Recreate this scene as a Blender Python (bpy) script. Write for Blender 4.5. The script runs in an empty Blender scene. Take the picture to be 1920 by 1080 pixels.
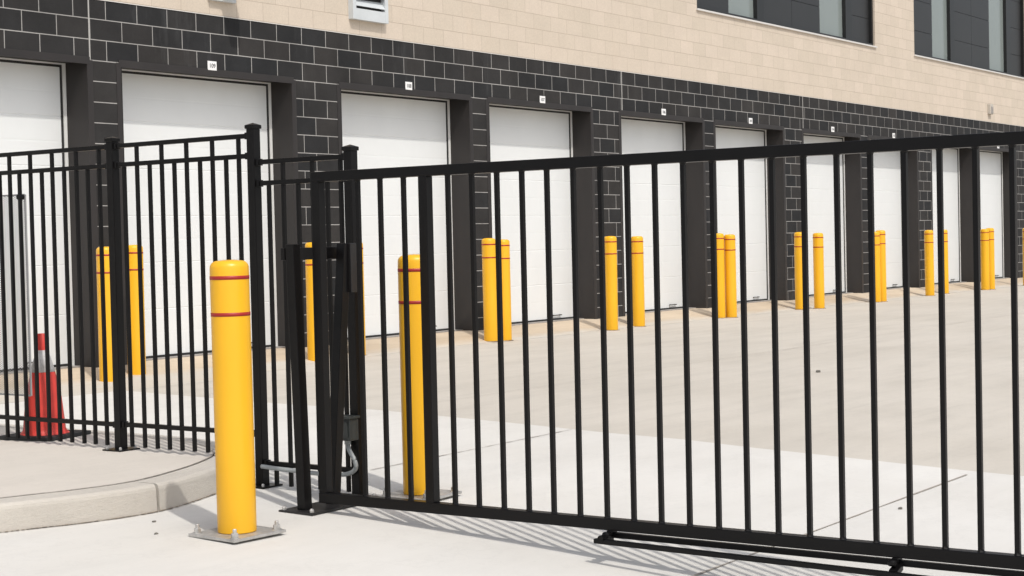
import bpy, bmesh, math, random
from mathutils import Vector, Matrix
random.seed(7)
S = bpy.context.scene
C = S.collection

# ---------------------------------------------------------------- camera, sky, sun
cam_d = bpy.data.cameras.new("camera"); cam = bpy.data.objects.new("camera", cam_d); C.objects.link(cam)
cam_d.sensor_width = 36.0; cam_d.lens = 3089.0/1920*36
cam_d.clip_start = 0.05; cam_d.clip_end = 500
RX = Vector((0.57391985, -0.81858513, -0.02311662))
UP = Vector((0.03628381, -0.00278201, 0.99933765))
BK = Vector((-0.81810726, -0.57437848, 0.02810474))
m = Matrix.Identity(4)
for i in range(3):
    m[i][0] = RX[i]; m[i][1] = UP[i]; m[i][2] = BK[i]; m[i][3] = (0, 0, 1.25)[i]
cam.matrix_world = m
S.camera = cam
sun_dir = Vector((-.32, -.64, 1.0)).normalized()        # towards the sun
W = bpy.data.worlds.new("World"); S.world = W; W.use_nodes = True
nt = W.node_tree; nt.nodes.clear()
sky = nt.nodes.new('ShaderNodeTexSky'); sky.sky_type = 'NISHITA'; sky.sun_disc = False
sky.sun_elevation = math.asin(sun_dir.z); sky.sun_rotation = math.atan2(sun_dir.x, sun_dir.y)
sky.dust_density = 3.0; sky.air_density = 1.0; sky.ozone_density = 1.0
bg = nt.nodes.new('ShaderNodeBackground'); bg.inputs[1].default_value = 0.15
ow = nt.nodes.new('ShaderNodeOutputWorld')
hs = nt.nodes.new('ShaderNodeHueSaturation'); hs.inputs['Saturation'].default_value = .5
nt.links.new(sky.outputs[0], hs.inputs['Color']); nt.links.new(hs.outputs[0], bg.inputs[0]); nt.links.new(bg.outputs[0], ow.inputs[0])
sd = bpy.data.lights.new("sun", 'SUN'); sd.energy = 2.1; sd.angle = math.radians(0.9); sd.color = (1.0, 0.96, 0.90)
so = bpy.data.objects.new("sun", sd); C.objects.link(so); so.rotation_euler = sun_dir.to_track_quat('Z', 'Y').to_euler()
so.location = (-10, -20, 30)
S.view_settings.view_transform = 'Standard'; S.view_settings.look = 'None'
S.view_settings.exposure = 0.14; S.view_settings.gamma = 1.0
S.render.resolution_x = 1024; S.render.resolution_y = 576

# ---------------------------------------------------------------- materials
def mat(name, col, rough=.6, metal=0.0, spec=.5, coat=0):
    M = bpy.data.materials.new(name); M.use_nodes = True
    b = M.node_tree.nodes['Principled BSDF']
    b.inputs['Base Color'].default_value = (*col, 1); b.inputs['Roughness'].default_value = rough
    b.inputs['Metallic'].default_value = metal; b.inputs['Specular IOR Level'].default_value = spec
    b.inputs['Coat Weight'].default_value = coat
    return M
def nodes(M): return M.node_tree.nodes, M.node_tree.links, M.node_tree.nodes['Principled BSDF']
def coord(M, scale=(1, 1, 1), loc=(0, 0, 0), kind='Object'):
    n, l, b = nodes(M)
    tc = n.new('ShaderNodeTexCoord'); mp = n.new('ShaderNodeMapping')
    mp.inputs['Scale'].default_value = scale; mp.inputs['Location'].default_value = loc
    l.new(tc.outputs[kind], mp.inputs[0]); return mp.outputs[0]
def noise(M, vec, scale, detail=6, rough=.6):
    n, l, b = nodes(M); t = n.new('ShaderNodeTexNoise')
    t.inputs['Scale'].default_value = scale; t.inputs['Detail'].default_value = detail; t.inputs['Roughness'].default_value = rough
    l.new(vec, t.inputs['Vector']); return t.outputs['Fac']
def ramp(M, fac, stops):
    n, l, b = nodes(M); r = n.new('ShaderNodeValToRGB')
    e = r.color_ramp.elements
    while len(e) < len(stops): e.new(.5)
    for k, (p, c) in enumerate(stops):
        e[k].position = p; e[k].color = (*c, 1) if hasattr(c, '__len__') else (c, c, c, 1)
    l.new(fac, r.inputs[0]); return r.outputs[0]
def mix(M, fac, a, b_, mode='MIX'):
    n, l, b = nodes(M); x = n.new('ShaderNodeMix'); x.data_type = 'RGBA'; x.blend_type = mode
    if isinstance(fac, (int, float)): x.inputs[0].default_value = fac
    else: l.new(fac, x.inputs[0])
    for s, v in ((6, a), (7, b_)):
        if isinstance(v, tuple): x.inputs[s].default_value = (*v, 1)
        else: l.new(v, x.inputs[s])
    return x.outputs[2]
def bump(M, h, strength=.3, dist=.01, prev=None):
    n, l, b = nodes(M); u = n.new('ShaderNodeBump'); u.inputs['Strength'].default_value = strength
    u.inputs['Distance'].default_value = dist; l.new(h, u.inputs['Height'])
    l.new(u.outputs[0], b.inputs['Normal'])
    return u
def varied(name, col, rough, var=.06, scale=6, stretch=(1, 1, 1), metal=0, bmp=.05, spec=.5, bscale=60, dist=.002, dark=None):
    M = mat(name, col, rough, metal, spec); n, l, b = nodes(M)
    v = coord(M, stretch)
    f = noise(M, v, scale)
    lo = dark or tuple(max(0, c*(1-var*2)) for c in col); hi = tuple(c*(1+var) for c in col)
    l.new(ramp(M, f, [(.3, lo), (.7, hi)]), b.inputs['Base Color'])
    bump(M, noise(M, v, bscale, 3), bmp, dist)
    return M

def concrete(name, col, stain, streak=.5, dust=.35, lo=.88):
    M = mat(name, col, .85, 0, .25); n, l, b = nodes(M)
    v = coord(M); vs = coord(M, (.35, 2.2, 1))
    c1 = ramp(M, noise(M, v, .45, 8, .62), [(.32, stain), (.62, col)])
    c2 = ramp(M, noise(M, vs, 1.6, 8, .65), [(.34, lo), (.50, .97), (.58, 1.0), (.75, 1.04)])
    c3 = ramp(M, noise(M, v, 55, 4, .7), [(.3, .95), (.7, 1.02)])
    spots = ramp(M, noise(M, v, 9, 6, .75), [(.27, .78), (.33, 1.0)])
    vk = coord(M, (.12, 3.4, 1), (7, 3, 0))
    tyre = ramp(M, noise(M, vk, 2.0, 5, .55), [(.60, 1.0), (.72, .91)])
    a = mix(M, streak, c1, c2, 'MULTIPLY'); a = mix(M, streak, a, tyre, 'MULTIPLY')
    crack = ramp(M, noise(M, coord(M, (1, 1, 1), (3, 9, 0)), .9, 12, .75), [(.488, 1.0), (.4985, .86), (.5015, .86), (.512, 1.0)])
    a = mix(M, .35, a, crack, 'MULTIPLY'); a = mix(M, dust, a, c3, 'MULTIPLY'); a = mix(M, .6, a, spots, 'MULTIPLY')
    l.new(a, b.inputs['Base Color'])
    bump(M, noise(M, v, 90, 5, .7), .25, .004)
    return M
M_near = concrete('light_concrete', (.65, .635, .60), (.595, .575, .535), .4)
M_far = concrete('grey_concrete', (.55, .512, .453), (.50, .463, .405), .7, .35, .88)
M_kerb = concrete('kerb_concrete', (.565, .53, .475), (.47, .435, .385), .5)
M_isl = concrete('pavement_concrete', (.61, .565, .505), (.555, .515, .46), .4)
M_apron = concrete('sandy_concrete', (.57, .475, .36), (.46, .37, .27), 1.0, .6)
M_joint = mat('dark_joint', (.36, .325, .285), .9)
n_, l_, b_ = nodes(M_apron)
va = coord(M_apron); sepa = n_.new('ShaderNodeSeparateXYZ'); l_.new(va, sepa.inputs[0])
ma = n_.new('ShaderNodeMapRange'); ma.inputs[1].default_value = 12.0; ma.inputs[2].default_value = 12.5; l_.new(sepa.outputs[1], ma.inputs[0])
ad = n_.new('ShaderNodeMath'); ad.operation = 'ADD'; l_.new(ma.outputs[0], ad.inputs[0])
nz = noise(M_apron, coord(M_apron, (.6, 2.5, 1)), 2.4, 8, .7); l_.new(nz, ad.inputs[1])
old = b_.inputs['Base Color'].links[0].from_socket
l_.new(mix(M_apron, ramp(M_apron, ad.outputs[0], [(.42, 0.0), (.95, 1.0)]), (.52, .487, .432), old), b_.inputs['Base Color'])
M_jsoft = mat('soft_joint', (.36, .325, .28), .9)
M_dirt = varied('dirt', (.27, .22, .17), .95, .3, 14)

n_, l_, b_ = nodes(M_kerb)
bump(M_kerb, noise(M_kerb, coord(M_kerb, (1, 1, 2)), 18, 10, .8), .55, .012)
def blocks(name, c1, c2, mortar, msize, stain, bmp, wallvar=.06, bw=.4075, x0=11.3037, offs=.5):
    M = mat(name, c1, .78, 0, .2); n, l, b = nodes(M)
    tc = n.new('ShaderNodeTexCoord'); sp = n.new('ShaderNodeSeparateXYZ'); cb = n.new('ShaderNodeCombineXYZ')
    l.new(tc.outputs['Object'], sp.inputs[0])
    ax = n.new('ShaderNodeMath'); ax.operation = 'ADD'; ax.inputs[1].default_value = -x0 + bw*40
    az = n.new('ShaderNodeMath'); az.operation = 'ADD'; az.inputs[1].default_value = -3.12 + .2033*40
    l.new(sp.outputs[0], ax.inputs[0]); l.new(sp.outputs[2], az.inputs[0])
    l.new(ax.outputs[0], cb.inputs[0]); l.new(az.outputs[0], cb.inputs[1])
    br = n.new('ShaderNodeTexBrick'); br.offset = offs; br.offset_frequency = 2; br.squash = 1
    br.inputs['Scale'].default_value = 1; br.inputs['Brick Width'].default_value = bw; br.inputs['Row Height'].default_value = .2033
    br.inputs['Mortar Size'].default_value = msize; br.inputs['Mortar Smooth'].default_value = .1; br.inputs['Bias'].default_value = 0
    br.inputs['Color1'].default_value = (*c1, 1); br.inputs['Color2'].default_value = (*c2, 1); br.inputs['Mortar'].default_value = (*mortar, 1)
    l.new(cb.outputs[0], br.inputs['Vector'])
    v = coord(M)
    c = mix(M, .7, br.outputs['Color'], ramp(M, noise(M, v, 2.2, 7, .65), [(.3, 1-wallvar), (.7, 1+wallvar)]), 'MULTIPLY')
    vs = coord(M, (1.6, 1, .28))
    c = mix(M, ramp(M, noise(M, vs, 1.3, 6, .7), [(.60, 0.0), (.80, .55)]), c, stain)
    c = mix(M, .5, c, ramp(M, noise(M, v, 70, 3), [(.3, .86), (.7, 1.1)]), 'MULTIPLY')
    l.new(c, b.inputs['Base Color'])
    inv = n.new('ShaderNodeMath'); inv.operation = 'MULTIPLY_ADD'; inv.inputs[1].default_value = -1; inv.inputs[2].default_value = 1
    l.new(br.outputs['Fac'], inv.inputs[0])
    u = bump(M, inv.outputs[0], bmp, .004)
    u2 = n.new('ShaderNodeBump'); u2.inputs['Strength'].default_value = .25; u2.inputs['Distance'].default_value = .003
    l.new(noise(M, v, 120, 4), u2.inputs['Height']); l.new(u.outputs[0], u2.inputs['Normal']); l.new(u2.outputs[0], b.inputs['Normal'])
    return M
M_dark = blocks('charcoal_block', (.0205, .0212, .0225), (.035, .0325, .031), (.34, .33, .315), .005, (.095, .095, .097), .8, .35)
M_dark1 = blocks('charcoal_block_stacked', (.0205, .0212, .0225), (.035, .0325, .031), (.34, .33, .315), .005, (.095, .095, .097), .8, .35, 6.26, 10.90, 0)
M_beige = blocks('beige_block', (.56, .485, .395), (.605, .52, .43), (.46, .385, .31), .0035, (.56, .46, .36), .55, .05)
M_steel = varied('brown_black_steel', (.022, .0185, .0175), .55, .12, 3, (1, 1, .4))
M_steel2 = varied('dark_angle_steel', (.058, .052, .048), .5, .15, 3)
M_door = varied('white_door_paint', (.735, .75, .745), .42, .02, 1.5, (1, 1, .5), bmp=.03)
M_trim = varied('white_trim', (.70, .70, .68), .5, .03, 4)
M_rub = mat('black_rubber', (.018, .018, .018), .75)
M_sill = varied('grey_sill_concrete', (.30, .28, .26), .85, .15, 8)
M_black = varied('black_gloss_paint', (.0045, .004, .0042), .36, .12, 5, bmp=.05, bscale=180, dist=.0006, spec=.22)
M_blackm = varied('black_satin_paint', (.012, .011, .011), .5, .12, 5)
M_yel = varied('yellow_plastic', (.84, .44, .011), .38, .035, 2.2, (1, 1, .4), bmp=.04, bscale=25)
n_, l_, b_ = nodes(M_yel); old = b_.inputs['Base Color'].links[0].from_socket
sc_ = ramp(M_yel, noise(M_yel, coord(M_yel, (3, 3, 1.2)), 5.5, 9, .75), [(.30, 1.0), (.345, 0.0)])
l_.new(mix(M_yel, mix(M_yel, .35, (0, 0, 0), sc_), old, (.45, .25, .05)), b_.inputs['Base Color'])
l_.new(ramp(M_yel, noise(M_yel, coord(M_yel), 7, 6, .7), [(.3, .30), (.7, .48)]), b_.inputs['Roughness'])
M_red = mat('dark_red_tape', (.34, .014, .012), .5)
M_galv = varied('galvanised_steel', (.50, .49, .47), .48, .14, 26, metal=.55, bmp=.1)
M_cred = varied('red_cone_plastic', (.66, .05, .035), .5, .08, 9)
M_cwht = varied('grey_white_reflective', (.52, .505, .49), .5, .12, 30)
M_cblk = mat('black_cone_rubber', (.02, .02, .02), .75)
M_frame = mat('black_window_frame', (.012, .012, .012), .4)
M_panel = varied('charcoal_panel', (.02, .02, .0205), .42, .05, 1.2, bmp=.02)
M_glass = varied('pale_grey_glass', (.215, .245, .235), .12, .04, .8, (1, 1, .3), bmp=.01, bscale=2)
M_sillw = mat('pale_metal_sill', (.62, .60, .57), .5)
M_vent = varied('pale_grey_metal', (.56, .59, .60), .45, .04, 5)
M_sign = mat('white_sign', (.80, .80, .79), .5)
M_text = mat('sign_lettering', (.09, .09, .09), .6)
M_box = mat('dark_grey_box', (.035, .04, .038), .5)
M_cond = varied('grey_conduit', (.34, .36, .36), .42, .1, 12)
M_mesh = varied('silver_mesh', (.36, .36, .36), .5, .05, 9, metal=.2)
M_stone = varied('pebble', (.16, .15, .13), .9, .2, 40)
M_roof = mat('roof_membrane', (.35, .35, .34), .9)

# ---------------------------------------------------------------- helpers
def box(bm, x0, x1, y0, y1, z0, z1, bev=0.0):
    vs = [bm.verts.new((x, y, z)) for x in (x0, x1) for y in (y0, y1) for z in (z0, z1)]
    fs = [(0, 1, 3, 2), (4, 6, 7, 5), (0, 4, 5, 1), (2, 3, 7, 6), (0, 2, 6, 4), (1, 5, 7, 3)]
    F = [bm.faces.new([vs[i] for i in f]) for f in fs]
    if bev > 0:
        E = {e for f in F for e in f.edges}
        bmesh.ops.bevel(bm, geom=list(E), offset=bev, segments=2, profile=.6, affect='EDGES')
def obj(name, bm, M, parent=None, smooth=False, loc=(0, 0, 0)):
    me = bpy.data.meshes.new(name); bmesh.ops.recalc_face_normals(bm, faces=bm.faces[:]); bm.to_mesh(me); bm.free()
    if smooth:
        for p in me.polygons: p.use_smooth = True
    for mm in (M if isinstance(M, list) else [M]): me.materials.append(mm)
    o = bpy.data.objects.new(name, me); C.objects.link(o); o.location = loc
    if parent: o.parent = parent
    return o
def B(name, M, parent, *b, bev=0.0):
    bm = bmesh.new(); box(bm, *b, bev=bev); return obj(name, bm, M, parent)
def tag(o, label=None, cat=None, group=None, kind=None):
    if label: o['label'] = label
    if cat: o['category'] = cat
    if group: o['group'] = group
    if kind: o['kind'] = kind
    return o
def empty(name, loc, label, cat, group=None, rz=0):
    o = bpy.data.objects.new(name, None); C.objects.link(o); o.location = loc; o.rotation_euler = (0, 0, rz); o.empty_display_size = .2
    return tag(o, label, cat, group)
def dup_tree(o, parent=None):
    c = o.copy(); C.objects.link(c)
    if parent is not None: c.parent = parent
    for ch in list(o.children): dup_tree(ch, c)
    return c
def lathe(bm, prof, seg=48, cx=0, cy=0, cap=True):
    rings = []
    for r, z in prof:
        rings.append([bm.verts.new((cx+r*math.cos(2*math.pi*k/seg), cy+r*math.sin(2*math.pi*k/seg), z)) for k in range(seg)])
    for a, b in zip(rings, rings[1:]):
        for k in range(seg): bm.faces.new((a[k], a[(k+1) % seg], b[(k+1) % seg], b[k]))
    if cap:
        bm.faces.new(rings[0][::-1]); bm.faces.new(rings[-1])
def tube(bm, pts, r, seg=12):
    pts = [Vector(p) for p in pts]; rings = []
    for i, p in enumerate(pts):
        t = (pts[min(i+1, len(pts)-1)]-pts[max(i-1, 0)]).normalized()
        a = t.cross(Vector((0, 0, 1)) if abs(t.z) < .9 else Vector((1, 0, 0))).normalized(); b = t.cross(a)
        rings.append([bm.verts.new(p+(a*math.cos(2*math.pi*k/seg)+b*math.sin(2*math.pi*k/seg))*r) for k in range(seg)])
    for A_, B_ in zip(rings, rings[1:]):
        for k in range(seg): bm.faces.new((A_[k], A_[(k+1) % seg], B_[(k+1) % seg], B_[k]))
    bm.faces.new(rings[0][::-1]); bm.faces.new(rings[-1])
def catmull(P, n=8):
    out = []
    Q = [P[0]]+list(P)+[P[-1]]
    for i in range(1, len(Q)-2):
        a, b, c, d = [Vector(q) for q in Q[i-1:i+3]]
        for k in range(n):
            t = k/n
            out.append(.5*((2*b)+(c-a)*t+(2*a-5*b+4*c-d)*t*t+(3*b-a-3*c+d)*t**3))
    out.append(Vector(P[-1])); return out
ZP = [(-60, -.26), (-30, -.26), (1.5, -.24), (2.8, -.20), (3.4, -.165), (4.2, -.11), (5.2, -.055), (6.5, -.02), (8, 0), (100, 0)]
def zg(y):
    for (a, za), (b, zb) in zip(ZP, ZP[1:]):
        if a <= y <= b: return za+(zb-za)*(y-a)/(b-a)
    return 0

# ---------------------------------------------------------------- ground
YW = 12.6185; YD = 12.92
def sheet(name, M, ys, x0f, x1f, off, nx=2):
    bm = bmesh.new(); rows = []
    for y in ys:
        a, b = x0f(y), x1f(y)
        rows.append([bm.verts.new((a+(b-a)*k/nx, y, zg(y)+off)) for k in range(nx+1)])
    for r, s in zip(rows, rows[1:]):
        for k in range(nx): bm.faces.new((r[k], r[k+1], s[k+1], s[k]))
    o = obj(name, bm, M); 
    return tag(o, kind='structure')
YS = [-150, -60, -30, -10, 0, 1.5, 2.2, 2.8, 3.1, 3.4, 3.8, 4.2, 4.7, 5.2, 5.8, 6.5, 7.2, 8, 9, 10, 11.3]
sheet('ground', M_far, YS+[12.6, 20, 60, 150], lambda y: -150, lambda y: 250, 0)
EDGE = [(-150, 9.6), (3.1, 9.5), (3.9, 9.38), (4.5, 9.3), (5.8, 9.3), (6.6, 9.37), (7.8, 9.55), (9.3, 9.66), (11.3, 10.0)]
def edge(y):
    for (a, xa), (b, xb) in zip(EDGE, EDGE[1:]):
        if a <= y <= b: return xa+(xb-xa)*(y-a)/(b-a)
    return EDGE[-1][1]
sheet('driveway', M_near, YS, lambda y: -60, edge, .004)
def strip(name, M, pts, w, off, jitter=0):
    bm = bmesh.new(); prev = None
    for i, p in enumerate(pts):
        q = pts[min(i+1, len(pts)-1)]; r = pts[max(i-1, 0)]
        t = Vector((q[0]-r[0], q[1]-r[1])).normalized(); n = Vector((-t.y, t.x))
        ww = w*(1+random.uniform(-jitter, jitter))
        z = (p[2] if len(p) > 2 else zg(p[1]))+off
        a = bm.verts.new((p[0]+n.x*ww/2, p[1]+n.y*ww/2, z)); b = bm.verts.new((p[0]-n.x*ww/2, p[1]-n.y*ww/2, z))
        if prev: bm.faces.new((prev[0], prev[1], b, a))
        prev = (a, b)
    return tag(obj(name, bm, M), kind='structure')
def seg(p, q, n=24): return [(p[0]+(q[0]-p[0])*k/n, p[1]+(q[1]-p[1])*k/n) for k in range(n+1)]
strip('concrete_joint', M_joint, seg((-10, 3.335), (9.3, 3.335), 60), .011, .008, .5)
strip('concrete_joint', M_joint, seg((7.15, 6.03), (9.3, 6.06), 40), .009, .008, .6)
for yj in (7.9,): strip('concrete_joint', M_jsoft, seg((9.8, yj), (60, yj), 60), .008, .008, .5)
# sandy apron sloping up to the door sills
bm = bmesh.new()
xs = [-12+.5*k for k in range(150)]
prev = None
for x in xs:
    y0 = 11.98+.06*math.sin(x*1.7)+.04*math.sin(x*4.3+1)-.68*max(0, min(1, (13.2-x)/1.6))**.7
    a = [bm.verts.new((x, y0, .0015)), bm.verts.new((x, 12.25, .045)), bm.verts.new((x, 12.63, .112)), bm.verts.new((x, 13.2, .114))]
    if prev:
        for k in range(3): bm.faces.new((prev[k], a[k], a[k+1], prev[k+1]))
    prev = a
tag(obj('apron', bm, M_apron), kind='structure')

# ---------------------------------------------------------------- kerbed pavement corner
inner = [(1.2, 10.2), (2.2, 8.75), (3.2, 7.45), (4.1, 6.76), (4.6, 6.48), (5.0, 6.335), (5.24, 6.255), (5.56, 6.216), (5.96, 6.325), (6.30, 6.48), (6.52, 6.64), (6.72, 6.90), (6.83, 7.18), (6.88, 7.5), (6.90, 8.3), (6.90, 9.5), (6.90, 11.6)]
cv = catmull([(x, y, 0) for x, y in inner], 6)
ISZ = .11
bm = bmesh.new()
top = [bm.verts.new((p.x, p.y, ISZ)) for p in cv]+[bm.verts.new((1.2, 11.6, ISZ))]
bm.faces.new(top)
r = bmesh.ops.extrude_face_region(bm, geom=bm.faces[:])
for g in r['geom']:
    if isinstance(g, bmesh.types.BMVert): g.co.z = -.2
tag(obj('pavement', bm, M_isl), kind='structure')
def sweep(name, M, pts, prof):
    bm = bmesh.new(); prev = None; P = pts
    for i, p in enumerate(P):
        t = (P[min(i+1, len(P)-1)]-P[max(i-1, 0)]).normalized(); n = Vector((t.y, -t.x, 0))
        ring = [bm.verts.new((p.x+n.x*d, p.y+n.y*d, z)) for d, z in prof]
        if prev:
            for k in range(len(prof)-1): bm.faces.new((prev[k], ring[k], ring[k+1], prev[k+1]))
        else: bm.faces.new(ring)
        prev = ring
    bm.faces.new(prev[::-1])
    return tag(obj(name, bm, M), kind='structure')
KP = [(.007, -.2), (.007, .096), (.010, .106), (.016, .110), (.148, .108), (.158, .104), (.166, .094), (.170, .08), (.182, -.2)]
# dense polyline split into kerb stones with open joints
fine = catmull([(p.x, p.y, 0) for p in cv], 4)
L = [0]
for a, b in zip(fine, fine[1:]): L.append(L[-1]+(b-a).length)
def at(s):
    for i in range(len(L)-1):
        if L[i] <= s <= L[i+1]: return fine[i].lerp(fine[i+1], (s-L[i])/max(1e-9, L[i+1]-L[i]))
    return fine[-1]
def s_near(x, y): return min(range(len(fine)), key=lambda i: (fine[i].x-x)**2+(fine[i].y-y)**2)
s1 = L[s_near(5.54, 6.2)]
cuts = [0]+[s1+k*1.35 for k in range(-4, 6) if 0 < s1+k*1.35 < L[-1]-.2]+[L[-1]]
for a, b in zip(cuts, cuts[1:]):
    n_ = max(6, int((b-a)/.05))
    sweep('kerb', M_kerb, [at(a+.002+(b-a-.004)*k/n_) for k in range(n_+1)], KP)
# dark open joint between kerb and slab, dirt along the kerb foot
strip('kerb_joint', M_joint, [(p.x, p.y, ISZ) for p in fine], .009, .003, .35)
foot = []
for i, p in enumerate(fine):
    t = (fine[min(i+1, len(fine)-1)]-fine[max(i-1, 0)]).normalized(); n = Vector((t.y, -t.x, 0))
    q = p+n*.181; foot.append((q.x, q.y))
foot2 = []
for a, b in zip(foot, foot[1:]):
    for k in range(3): foot2.append((a[0]+(b[0]-a[0])*k/3, a[1]+(b[1]-a[1])*k/3))
strip('kerb_dirt', M_dirt, foot2, .012, .009, .9)

# ---------------------------------------------------------------- building
bld = empty('storage_building', (25, 13.5, 0), 'long beige and charcoal block building with a row of white roll up doors', 'building')
def BB(name, M, parent, *b, bev=0):
    o = B(name, M, parent, *b, bev=bev)
    if parent is bld: o.matrix_parent_inverse = Matrix.Translation((-25, -13.5, 0))
    return o
def under(o):
    o.matrix_parent_inverse = Matrix.Translation((-25, -13.5, 0)); return o
XA, XB = 1.0, 64.6
opens = []   # openings between x0, x1
k = 0
x = 11.28-6.26*2
while x < XB:
    opens.append((x+.0, x+2.49)); opens.append((x+3.32, x+5.83)); x += 6.26
opens = [o for o in opens if o[0] > 1.5 and o[1] < XB-.3]
XA = opens[0][0]-.42; XB = opens[-1][1]+.83
bm = bmesh.new()
xs_ = [XA]
for a, b in opens: xs_ += [a, b]
xs_.append(XB)
for i in range(0, len(xs_), 2):
    if xs_[i+1]-xs_[i] < .6: BB('narrow_block_pier', M_dark1, bld, xs_[i], xs_[i+1], YW, YW+.55, -.1, 3.12)
    else: box(bm, xs_[i], xs_[i+1], YW, YW+.55, -.1, 3.12)
box(bm, XA, XB, YW, YW+.55, 3.12, 3.723)
under(obj('dark_block_wall', bm, M_dark, bld))
# beige wall with window bays
bays = []
x = 32.51-9.24*3
while x < XB-8: bays.append((x, x+7.2)); x += 9.24
ZS, ZT, ZR = 4.885, 7.3, 9.0
bm = bmesh.new()
box(bm, XA, XB, YW+.003, YW+.5, 3.7235, ZS); box(bm, XA, XB, YW+.003, YW+.5, ZT, ZR)
e_ = [XA]
for a, b in bays: e_ += [a, b]
e_.append(XB)
for i in range(0, len(e_), 2):
    if e_[i+1] > e_[i]+.05: box(bm, e_[i], e_[i+1], YW+.003, YW+.5, ZS, ZT)
under(obj('beige_block_wall', bm, M_beige, bld))
BB('wall_core', M_steel, bld, XA, XB, 13.3, 24, 0, 8.9)
BB('roof', M_roof, bld, XA-.1, XB+.1, YW-.06, 24, 9.0, 9.15)
BB('flashing', M_sillw, bld, XA, XB, YW-.006, YW+.0, 3.717, 3.725)
# vertical control joints
for xj in (10.885, 20.905, 27.12, 39.62):
    bm = bmesh.new(); box(bm, xj-.008, xj+.008, YW-.0025, YW+.01, 3.12 if xj < 20 or xj > 27 else 3.12, 3.716)
    under(obj('control_joint', bm, mat('joint_sealant', (.38, .37, .35), .8), bld))
# steel corner angles and reveals
for a, b in opens:
    bm = bmesh.new()
    box(bm, a-.065, a-.0, YW-.004, YW+.006, .06, 3.119); box(bm, a-.004, a+.006, YW-.004, YD+.02, .06, 3.108)
    box(bm, b, b+.065, YW-.004, YW+.006, .06, 3.119); box(bm, b-.006, b+.004, YW-.0045, YD+.02, .06, 3.108)
    box(bm, a-.03, b+.03, YW-.006, YW+.006, 3.0785, 3.150); box(bm, a+.006, b-.006, YW-.0055, YD+.02, 3.108, 3.1185)
    under(obj('door_surround', bm, [M_steel], bld))
    BB('door_sill', M_sill, bld, a+.006, b-.006, YW+.18, YD+.25, .05, .124)
# doors
def make_door():
    d = bpy.data.objects.new('roll_up_door', None); C.objects.link(d)
    w = 2.49
    # ribbed sectional curtain: profile extruded along x
    prof = []; z = .145; ztop = 3.068; sec = (ztop-z)/6
    y = YD+.03
    pts = [(y, z)]
    for s_ in range(6):
        z0 = z+sec*s_; z1 = z0+sec
        zz = z0+sec*.5
        pts += [(y, zz-.012), (y+.0008, zz-.004), (y+.0008, zz+.004), (y, zz+.012)]
        if s_ < 5: pts += [(y, z1-.007), (y+.0028, z1-.002), (y+.0028, z1+.002), (y, z1+.007)]
    pts += [(y, ztop)]
    bm = bmesh.new(); prev = None
    for yy, zz in pts:
        v = [bm.verts.new((xx, yy, zz)) for xx in (.055, w-.066)]
        if prev: bm.faces.new((prev[0], prev[1], v[1], v[0]))
        prev = v
    obj('door_curtain', bm, M_door, d)
    bm = bmesh.new(); box(bm, .055, w-.066, y+.012, y+.045, .13, ztop); obj('door_back', bm, M_door, d)
    bm = bmesh.new()
    box(bm, .008, .045, y-.022, y+.05, .124, 3.108); box(bm, w-.046, w-.008, y-.022, y+.05, .124, 3.108)
    box(bm, .045, w-.046, y-.0215, y+.05, 3.092, 3.107)
    obj('door_frame', bm, M_trim, d)
    bm = bmesh.new()
    box(bm, .045, .055, y-.012, y+.03, .124, 3.092); box(bm, w-.066, w-.046, y-.012, y+.03, .124, 3.092)
    box(bm, .055, w-.066, y-.013, y+.03, 3.068, 3.0915)
    box(bm, .055, w-.066, y-.014, y+.03, .124, .148)
    obj('door_seal', bm, M_rub, d)
    bm = bmesh.new(); box(bm, w-.62, w-.40, y-.03, y-.018, .185, .198, .002); box(bm, w-.60, w-.585, y-.02, y+.002, .183, .2); box(bm, w-.435, w-.42, y-.02, y+.002, .183, .2)
    obj('lift_handle', bm, M_steel2, d)
    bm = bmesh.new(); box(bm, .30, .38, y-.01, y+.002, .19, .22, .002)
    obj('latch', bm, M_steel2, d)
    return d
door0 = make_door()
for i, (a, b) in enumerate(opens):
    d = door0 if i == 0 else dup_tree(door0)
    d.parent = bld; d.location = (a-25+0, -13.5, 0)
    d.scale.x = (b-a)/2.49
    d.location = (a-25, -13.5, 0)
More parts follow.
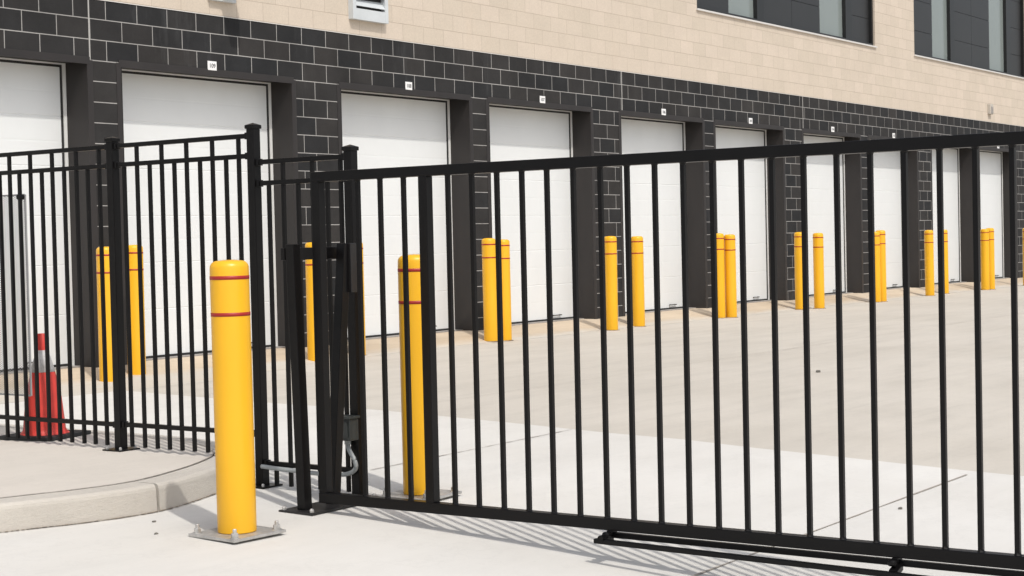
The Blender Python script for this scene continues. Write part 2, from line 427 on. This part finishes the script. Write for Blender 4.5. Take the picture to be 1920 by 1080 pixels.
# window bands
SEG = [('p', 0.02, 1.27), ('g', 1.27, 2.22), ('m', 2.22, 2.5), ('p', 2.5, 4.86), ('g', 4.86, 5.92), ('m', 5.92, 6.22), ('p', 6.22, 7.18)]
def make_window():
    w = bpy.data.objects.new('window', None); C.objects.link(w)
    bm = bmesh.new()
    box(bm, 0, 7.2, YW+.04, YW+.16, ZS+.0, ZS+.05); box(bm, 0, 7.2, YW+.04, YW+.16, ZT-.05, ZT)
    box(bm, 0, .03, YW+.04, YW+.16, ZS+.05, ZT-.05); box(bm, 7.14, 7.2, YW+.04, YW+.16, ZS+.05, ZT-.05)
    obj('window_frame', bm, M_frame, w)
    for k_, a, b in SEG:
        if k_ == 'g':
            bm = bmesh.new(); box(bm, a, b, YW+.125, YW+.14, ZS+.05, ZT-.05); obj('pane', bm, M_glass, w)
        elif k_ == 'm':
            bm = bmesh.new(); box(bm, a, b, YW+.05, YW+.159, ZS+.05, ZT-.05, .004); obj('mullion', bm, M_frame, w)
        else:
            bm = bmesh.new(); a2, b2 = max(a, .031), min(b, 7.139)
            n_ = max(1, round((b2-a2)/1.2)); zz = [ZS+.051, 5.42, 6.05, 6.7, ZT-.051]
            for i in range(n_):
                for z0, z1 in zip(zz, zz[1:]):
                    box(bm, a2+(b2-a2)*i/n_+.004, a2+(b2-a2)*(i+1)/n_-.004, YW+.10, YW+.135, z0+.004, z1-.004)
            obj('panel', bm, M_panel, w)
    bm = bmesh.new(); box(bm, 0, 7.2, YW+.137, YW+.18, ZS+.01, ZT-.01); obj('backing', bm, M_frame, w)
    bm = bmesh.new(); box(bm, -.03, 7.23, YW-.03, YW+.10, ZS-.028, ZS-.0005); obj('window_sill', bm, M_sillw, w)
    return w
w0 = make_window()
for i, (a, b) in enumerate(bays):
    w = w0 if i == 0 else dup_tree(w0)
    w.parent = bld; w.location = (a-25, -13.5, 0)
# louvred vent
def louvre(x0, x1, z0, z1, dep=.05):
    e = bpy.data.objects.new('louvre_vent', None); C.objects.link(e); e.parent = bld; e.location = (-25, -13.5, 0)
    bm = bmesh.new(); f_ = .06
    box(bm, x0, x0+f_, YW-dep, YW+.02, z0, z1, .003); box(bm, x1-f_, x1, YW-dep, YW+.02, z0, z1, .003)
    box(bm, x0+f_, x1-f_, YW-dep+.001, YW+.02, z0, z0+.13); box(bm, x0+f_, x1-f_, YW-dep+.001, YW+.02, z1-f_, z1)
    obj('vent_frame', bm, M_vent, e)
    bm = bmesh.new(); box(bm, x0+f_, x1-f_, YW-.003, YW+.01, z0+f_, z1-f_); obj('vent_back', bm, M_rub, e)
    z = z0+.13+.03
    while z < z1-f_-.03:
        bm = bmesh.new()
        vs = [bm.verts.new(c) for c in ((x0+f_, YW-dep+.004, z), (x1-f_, YW-dep+.004, z), (x1-f_, YW-.004, z+.085), (x0+f_, YW-.004, z+.075))]
        f = bm.faces.new(vs); r = bmesh.ops.extrude_face_region(bm, geom=[f])
        for g in r['geom']:
            if isinstance(g, bmesh.types.BMVert): g.co.z += .006
        obj('louvre_blade', bm, M_vent, e); z += .12
louvre(14.78, 15.43, 3.895, 4.55, .07)
bm = bmesh.new(); box(bm, 12.50, 12.88, YW-.05, YW+.01, 3.875, 4.35, .006); box(bm, 12.66, 12.80, YW-.34, YW-.05, 3.93, 4.3, .01)  # vent box, with a deeper box added to cast shadow on the wall
under(obj('vent_and_shadow_block', bm, M_vent, bld))
# small wall light
bm = bmesh.new(); box(bm, 36.90, 37.10, YW-.07, YW+.01, 3.89, 4.12, .015)
wl = obj('wall_lamp', bm, M_kerb); tag(wl, 'small pale wall lamp box on the beige blockwork below the right hand window band', 'lamp')
bm = bmesh.new(); box(bm, 36.93, 37.07, YW-.078, YW-.068, 3.91, 4.06, .004); obj('lamp_lens', bm, M_sill, wl)

# number plates above the doors
ORD = ['first', 'second', 'third', 'fourth', 'fifth', 'sixth', 'seventh', 'eighth', 'ninth', 'tenth', 'eleventh', 'twelfth']
def text_mesh(s, size):
    c = bpy.data.curves.new('lettering', 'FONT'); c.body = s; c.size = size; c.align_x = 'CENTER'; c.align_y = 'CENTER'; c.extrude = .0008; c.offset = .0009
    o = bpy.data.objects.new('lettering', c); C.objects.link(o)
    me = bpy.data.meshes.new_from_object(o.evaluated_get(bpy.context.evaluated_depsgraph_get()))
    bpy.data.objects.remove(o); me.name = 'lettering'; return me
vis = [o for o in opens if 8 < o[0] < 37]
vis = vis[1:] if vis[0][0] < 9 else vis
for i, (a, b) in enumerate(vis):
    cx = (a+b)/2+.01
    bm = bmesh.new(); box(bm, -.064, .064, -.008, .0, -.048, .048, .002)
    s_ = obj('number_sign', bm, M_sign, None, False, (cx, YW-.001, 3.185))
    tag(s_, 'small white number plate on the charcoal blocks above the %s white door from the left' % ORD[i+1], 'sign', 'number plates above the doors')
    me = text_mesh(str(109-i), .062); me.materials.append(M_text)
    t = bpy.data.objects.new('lettering', me); C.objects.link(t); t.parent = s_; t.location = (0, -.0092, -.002); t.rotation_euler = (math.radians(90), 0, 0)

# ---------------------------------------------------------------- bollards
RB = .0875
def bollard_body(h):
    bm = bmesh.new(); pr = [(RB*.985, 0), (RB, .004)]
    n = 10; pr += [(RB, h*.3), (RB, h*.6), (RB, h-.055)]
    for k in range(1, n+1):
        a = math.pi/2*k/n; pr.append((RB-.034*(1-math.cos(a)), h-.036+.034*math.sin(a)))
    pr += [(RB*.25, h+.001), (.001, h+.0015)]
    lathe(bm, pr, 64); return bm
def make_bollard(h, plate):
    e = bpy.data.objects.new('bollard', None); C.objects.link(e)
    b0 = .022 if plate else 0
    obj('sleeve', bollard_body(h-b0), M_yel, e, True, (0, 0, b0))
    for dz in (.078, .242):
        bm = bmesh.new(); z = h-dz
        lathe(bm, [(RB-.003, z-.009), (RB+.0012, z-.008), (RB+.0012, z+.008), (RB-.003, z+.009)], 64)
        obj('stripe', bm, M_red, e, True)
    if not plate:
        bm = bmesh.new(); lathe(bm, [(RB+.022, .0), (RB+.020, .006), (RB-.002, .008)], 40); obj('grout_ring', bm, M_dirt, e)
    if plate:
        bm = bmesh.new(); s_ = .155; box(bm, -s_, s_, -s_, s_, .006, .02, .003)
        p = obj('base_plate', bm, M_galv, e)
        for sx in (-1, 1):
            for sy in (-1, 1):
                bm = bmesh.new(); x_, y_ = sx*.125, sy*.125
                lathe(bm, [(.022, .020), (.022, .024)], 24, x_, y_)
                lathe(bm, [(.016, .024), (.0165, .026), (.0165, .040), (.015, .043)], 6, x_, y_)
                lathe(bm, [(.009, .043), (.009, .058), (.007, .061)], 12, x_, y_)
                obj('anchor_bolt', bm, M_galv, p)
    return e
near = make_bollard(1.245, True)
near.location = (5.335, 5.292, zg(5.29)+.004); near.rotation_euler = (0, math.radians(-.2), math.radians(-4))
tag(near, 'large yellow bollard with two dark red stripes standing in front of the black fence', 'bollard', 'yellow bollards on bolted steel plates')
b2 = dup_tree(near); b2.location = (6.613, 5.247, zg(5.25)+.004); b2.rotation_euler = (0, 0, math.radians(3))
b2['label'] = 'yellow bollard on a steel plate seen through the left end of the sliding gate'
farb = make_bollard(1.29, False)
FB = [(10.44,11.97),(11.02,12.23),(13.36,12.00),(14.16,12.08),(16.71,12.07),(16.94,12.02),(19.30,11.89),(20.20,11.99),(22.57,11.95),(22.74,11.84),(25.35,11.90),(25.75,11.74),(28.23,11.76),(28.45,11.74),(31.11,11.84),(32.17,11.94),(34.17,11.79),(34.48,11.78),(36.72,11.72)]
PAIR = ['first and second', 'second and third', 'third and fourth', 'fourth and fifth', 'fifth and sixth', 'sixth and seventh', 'seventh and eighth', 'eighth and ninth', 'ninth and tenth']
for i, (x, y) in enumerate(FB):
    o = farb if i == 0 else dup_tree(farb)
    o.location = (x, y, 0 if y < 12 else .02*(y-11.98)/.25)
    o.rotation_euler = (math.radians(random.uniform(-.25, .25)), math.radians(random.uniform(-.25, .25)), random.uniform(0, 6))
    o.scale.z = random.uniform(.99, 1.012)
    if i < 18: lab = '%s yellow bollard guarding the pier between the %s white doors from the left' % ('left' if i % 2 == 0 else 'right', PAIR[i//2])
    else: lab = 'farthest yellow bollard, cut off by the right edge of the photo behind the gate'
    tag(o, lab, 'bollard', 'yellow bollards in front of the doors')

# ---------------------------------------------------------------- iron fence
XF = 6.40
fence = empty('metal_fence', (XF, 7, 0), 'black metal picket fence with stepped top rails standing on the kerbed pavement corner', 'fence')
def fobj(name, bm, M=M_black, parent=None):
    o = obj(name, bm, M, parent or fence)
    if parent is None: o.matrix_parent_inverse = Matrix.Translation((-XF, -7, 0))
    return o
def post(y, z0, z1, pw=.052, nuts=True):
    h = pw/2
    bm = bmesh.new(); box(bm, XF-h, XF+h, y-h, y+h, z0, z1-.02, .003); p = fobj('fence_post', bm)
    bm = bmesh.new(); c = h+.006
    box(bm, XF-c, XF+c, y-c, y+c, z1-.024, z1-.004, .003)
    vs = [bm.verts.new((XF+sx*c*.93, y+sy*c*.93, z1-.004)) for sx, sy in ((-1, -1), (1, -1), (1, 1), (-1, 1))]
    tp = bm.verts.new((XF, y, z1+.008))
    for k in range(4): bm.faces.new((vs[k], vs[(k+1) % 4], tp))
    fobj('post_cap', bm, M_black, p)
    bm = bmesh.new(); box(bm, XF-.075, XF+.075, y-.075, y+.075, z0, z0+.008, .001); pl = fobj('base_plate', bm, M_black, p)
    for sx in (-1, 1):
        for sy in (-1, 1):
            bm = bmesh.new(); lathe(bm, [(.009, z0+.008), (.009, z0+.018), (.005, z0+.024)], 6, XF+sx*.055, y+sy*.055)
            fobj('bolt', bm, M_galv, p)
    return p
post(8.50, ISZ, 1.90); post(7.252, ISZ, 1.895); post(6.150, zg(6.15)+.004, 1.905); post(5.478, zg(5.48)+.004, 1.755)
def rails(y0, y1, zs):
    for z in zs:
        bm = bmesh.new(); box(bm, XF-.0125, XF+.0125, y0, y1, z-.0125, z+.0125, .0015)
        fobj('rail', bm)
        for y_ in (y0+.011, y1-.011):
            bm = bmesh.new(); box(bm, XF-.018, XF+.018, y_-.011, y_+.011, z-.018, z+.018, .002)
            fobj('rail_bracket', bm)
rails(7.278, 8.474, (1.843, 1.735, .255)); rails(6.176, 7.226, (1.845, 1.738, .258)); rails(5.504, 6.124, (1.702, 1.590, .100))
pm = {}
def picket(x, y, z0, z1, w, parent, M=M_black, inv=None, name='picket'):
    key = (round(z1-z0, 3), w, name)
    if key not in pm:
        bm = bmesh.new(); h = w/2; box(bm, -h, h, -h, h, 0, z1-z0, .0012)
        if name == 'gate_picket':
            for z_, s_ in ((0, 1), (z1-z0, -1)): lathe(bm, [(.0165, z_), (.0135, z_+s_*.004), (.0105, z_+s_*.010)], 8)
        o = obj(name, bm, M, parent); pm[key] = o.data
    else:
        o = bpy.data.objects.new(name, pm[key]); C.objects.link(o); o.parent = parent
    o.location = (x, y, z0)
    if inv is not None: o.matrix_parent_inverse = inv
    return o
FI = Matrix.Translation((-XF, -7, 0))
P1 = [(8.365, 1), (8.261, 0), (8.166, 1), (8.077, 0), (7.974, 1), (7.872, 0), (7.777, 1), (7.673, 0), (7.565, 1), (7.468, 0), (7.368, 1)]
P2 = [(7.158, 0), (7.052, 1), (6.95, 0), (6.852, 1), (6.753, 0), (6.656, 1), (6.553, 0), (6.457, 1), (6.355, 0), (6.26, 1)]
P3 = [(6.046, 0), (5.943, 1), (5.838, 0), (5.738, 1), (5.637, 0), (5.545, 1)]
for P_, zb, zt, zl in ((P1, .132, 1.832, 1.736), (P2, .133, 1.834, 1.738), (P3, -.014, 1.692, 1.590)):
    for y, tall in P_: picket(XF, y, zb, zt if tall else zl, .0185, fence, inv=FI)

# silver expanded metal screen fixed behind the pickets
scr = empty('mesh_screen', (6.425, 8.2, .4), 'silver expanded metal screen fixed behind the fence pickets at the left edge', 'mesh screen')
def under_at(o, x, y, z): o.matrix_parent_inverse = Matrix.Translation((-x, -y, -z)); return o
bm = bmesh.new(); y0, y1, z0, z1 = 8.062, 8.44, .39, 1.60
pitch_z, pitch_y, w = .0135, .027, .0020
def wire(a, b):
    d = Vector((0, b[0]-a[0], b[1]-a[1])); L_ = d.length
    if L_ < .004: return
    n = Vector((0, -d.z, d.y)).normalized()*w/2; X_ = Vector((.0008, 0, 0))
    A_ = Vector((6.425, a[0], a[1])); B2 = Vector((6.425, b[0], b[1]))
    v = [bm.verts.new(q) for q in (A_-n-X_, A_+n-X_, B2+n-X_, B2-n-X_)]
    bm.faces.new(v); v = [bm.verts.new(q) for q in (A_-n+X_, A_+n+X_, B2+n+X_, B2-n+X_)]; bm.faces.new(v[::-1])
sl = .5
for sgn in (1, -1):
    k = -60
    while k < 160:
        c0 = z0+k*pitch_z
        # line z = c0 + sgn*sl*(y-y0), clipped to the rectangle
        ya, yb = y0, y1
        za, zb_ = c0, c0+sgn*sl*(y1-y0)
        def clip(ya, za, yb, zb_):
            for lim, up in ((z0, False), (z1, True)):
                ina = za <= lim if up else za >= lim; inb = zb_ <= lim if up else zb_ >= lim
                if not ina and not inb: return None
                if ina != inb:
                    t = (lim-za)/(zb_-za); p = (ya+(yb-ya)*t, lim)
                    if ina: yb, zb_ = p
                    else: ya, za = p
            return (ya, za), (yb, zb_)
        r = clip(ya, za, yb, zb_)
        if r: wire(*r)
        k += 1
under_at(obj('expanded_mesh', bm, M_mesh, scr), 6.425, 8.2, .4)
bm = bmesh.new()
for b in ((6.421, 6.429, y0-.006, y0+.006, z0, z1), (6.421, 6.429, y1-.006, y1+.006, z0, z1), (6.4212, 6.4288, y0+.006, y1-.006, z0-.004, z0+.006), (6.4212, 6.4288, y0+.006, y1-.006, z1-.006, z1+.004)): box(bm, *b)
under_at(obj('screen_rim', bm, M_mesh, scr), 6.425, 8.2, .4)
bm = bmesh.new(); tube(bm, [(6.385, 8.077, 1.585), (6.43, 8.077, 1.585)], .016, 12)
under_at(obj('fixing_bolt', bm, M_black, scr), 6.425, 8.2, .4)

# ---------------------------------------------------------------- sliding gate
XG = 6.0
gate = empty('sliding_gate', (XG, 4, 0), 'long black metal sliding gate with thin vertical pickets in the foreground', 'gate')
GI = Matrix.Translation((-XG, -4, 0))
def gobj(name, bm, M=M_black):
    o = obj(name, bm, M, gate); o.matrix_parent_inverse = GI; return o
YE = -2.2
for z0, z1 in ((1.5605, 1.6085), (.003, .053)):
    bm = bmesh.new(); box(bm, XG-.024, XG+.024, YE, 5.372, z0, z1, .003); gobj('gate_rail', bm)
bm = bmesh.new(); box(bm, XG-.024, XG+.024, 5.322, 5.370, .053, 1.5605, .003); gobj('end_post', bm)
bm = bmesh.new(); box(bm, XG-.0243, XG+.0243, 4.664, 4.712, .053, 1.5605, .003); gobj('intermediate_post', bm)
ys = [5.23, 5.094, 4.957, 4.816]+[4.557-.1363*k for k in range(49)]
ys = [4.557, 4.421, 4.282, 4.146, 4.013, 3.876, 3.738, 3.605, 3.470, 3.335, 3.199, 3.067, 2.930, 2.793, 2.653, 2.514, 2.376, 2.238, 2.101, 1.963]
ys += [1.963-.1363*k for k in range(1, 30)]
for y in [5.094, 4.957, 4.816]+ys:
    picket(XG, y, .0531, 1.5604, .0195, gate, inv=GI, name='gate_picket')
# bottom guide frame hung under the gate rail
bm = bmesh.new()
box(bm, 5.904, 5.928, -2.1, 3.752, -.044, -.023, .003)
box(bm, XG-.012, XG+.014, -2.1, 3.735, -.030, -.006, .003)
box(bm, 5.93, XG-.012, 3.70, 3.735, -.042, -.020, .002)
for yb in (2.42, .6): box(bm, 5.93, XG-.012, yb-.018, yb+.018, -.043, -.019, .002)
for v in bm.verts:
    if v.co.x < 5.935: v.co.z -= .012*(3.75-v.co.y)
gobj('guide_frame', bm)
for yb in (3.715, 2.43, .6):
    bm = bmesh.new(); box(bm, XG-.03, XG+.02, yb-.012, yb+.012, -.0165, .0035, .002)
    lathe(bm, [(.016, -.022), (.019, -.016), (.019, -.006), (.012, .000)], 16, 5.95, yb)
    gobj('guide_bracket', bm)
bm = bmesh.new()
tube(bm, [(5.900, 3.715, -.020), (5.955, 3.715, -.020)], .014, 14)
gobj('guide_wheel', bm)

# guide stand: two splayed posts on one base plate with a cross bar
gz = zg(5.44)
st = empty('gate_guide_stand', (6.05, 5.44, gz), 'two leaning black guide posts joined by a cross bar at the gate end', 'gate stand')
def sobj(name, bm, M=M_black, parent=None):
    o = obj(name, bm, M, parent or st)
    if parent is None: o.matrix_parent_inverse = Matrix.Translation((-6.05, -5.44, -gz))
    return o
bm = bmesh.new(); box(bm, 5.885, 6.225, 5.335, 5.555, gz+.006, gz+.016, .002); bp = sobj('base_plate', bm, M_blackm)
for x_, y_ in ((5.905, 5.355), (5.905, 5.535), (6.205, 5.355), (6.205, 5.535)):
    bm = bmesh.new(); lathe(bm, [(.011, gz+.016), (.011, gz+.026), (.006, gz+.034)], 6, x_, y_); sobj('bolt', bm, M_galv, bp)
def leaning(xb, yb, xt, yt, z0, z1, h=.026):
    bm = bmesh.new(); box(bm, -h, h, -h, h, z0, z1, .003)
    for v in bm.verts:
        t = (v.co.z-z0)/(z1-z0); v.co.x += xb+(xt-xb)*t; v.co.y += yb+(yt-yb)*t
    return bm
sobj('guide_post', leaning(5.960, 5.45, 5.923, 5.45, gz+.016, 1.262))
sobj('guide_post', leaning(6.168, 5.45, 6.272, 5.425, gz+.016, 1.262))
bm = bmesh.new(); box(bm, 5.895, 6.315, 5.480, 5.505, 1.185, 1.245, .003); sobj('cross_bar', bm)
bm = bmesh.new(); box(bm, 6.275, 6.320, 5.385, 5.43, 1.015, 1.262, .004); sobj('roller_housing', bm, M_blackm)

# junction box and conduit on the fence
jb = empty('junction_box', (6.35, 5.50, .32), 'dark grey electrical junction box with grey conduit on the last black fence post', 'junction box')
def jobj(name, bm, M):
    o = obj(name, bm, M, jb); o.matrix_parent_inverse = Matrix.Translation((-6.35, -5.50, -.32)); return o
bm = bmesh.new(); box(bm, 6.30, 6.372, 5.445, 5.550, .262, .372, .006); jobj('box_body', bm, M_box)
bm = bmesh.new(); box(bm, 6.285, 6.374, 5.435, 5.560, .374, .388, .004); box(bm, 6.292, 6.299, 5.455, 5.540, .280, .360, .002); jobj('box_lid', bm, M_box)
cp = catmull([(6.355, 5.505, .262), (6.352, 5.503, .235), (6.345, 5.485, .205), (6.340, 5.452, .165), (6.345, 5.447, .125), (6.352, 5.485, .095), (6.360, 5.56, .079), (6.362, 5.70, .074), (6.364, 5.85, .078), (6.364, 6.0, .082), (6.362, 6.118, .088)], 7)
bm = bmesh.new(); tube(bm, cp, .0115, 14); jobj('conduit', bm, M_cond).data.polygons.foreach_set('use_smooth', [True]*len(jb.children[-1].data.polygons) if False else [True]*len([o for o in jb.children if o.name.startswith('conduit')][0].data.polygons))
bm = bmesh.new(); tube(bm, [(6.355, 5.505, .268), (6.3545, 5.505, .238)], .017, 16); jobj('conduit_fitting', bm, M_cond)

# ---------------------------------------------------------------- traffic cone
cone = empty('traffic_cone', (6.64, 8.215, ISZ), 'red traffic cone with pale band and black base behind the left part of the fence', 'traffic cone', rz=math.radians(12))
bm = bmesh.new(); box(bm, -.20, .20, -.20, .20, .0, .028, .008); obj('cone_base', bm, M_cblk, cone)
bm = bmesh.new(); lathe(bm, [(.150, .028), (.135, .045), (.128, .06), (.125, .10), (.108, .28), (.074, .455)], 40, cap=False); obj('cone_body', bm, M_cred, cone, True)
bm = bmesh.new(); lathe(bm, [(.074, .455), (.0755, .456), (.037, .605), (.035, .6055)], 40, cap=False); obj('reflective_band', bm, M_cwht, cone, True)
bm = bmesh.new(); lathe(bm, [(.035, .6055), (.031, .715), (.027, .72), (.024, .72), (.024, .70)], 40, cap=False); obj('cone_tip', bm, M_cred, cone, True)

cone.scale = (1.0, 1.0, .89)

# ---------------------------------------------------------------- small stones on the slab
def stone(x, y, r, off, label):
    bm = bmesh.new(); bmesh.ops.create_icosphere(bm, subdivisions=2, radius=r)
    for v in bm.verts: v.co = Vector((v.co.x*1.5, v.co.y, v.co.z*.6))*(1+random.uniform(-.16, .16))
    o = obj('stone', bm, M_stone, None, False, (x, y, zg(y)+off+r*.4)); tag(o, label, 'stone')
stone(8.036, 3.235, .011, .004, 'small dark stone on the pale slab, seen between gate pickets at the lower right')
stone(14.05, 6.43, .022, 0, 'flat dark scrap on the grey yard, seen between gate pickets right of centre')
for x, y, k in ((5.35, 5.85, 0), (5.15, 5.62, 1)):
    stone(x, y, .008, .004, ['tiny dark pebble by the kerb, left of the large yellow bollard', 'tiny dark pebble on pale concrete, nearer than the one by the kerb'][k])
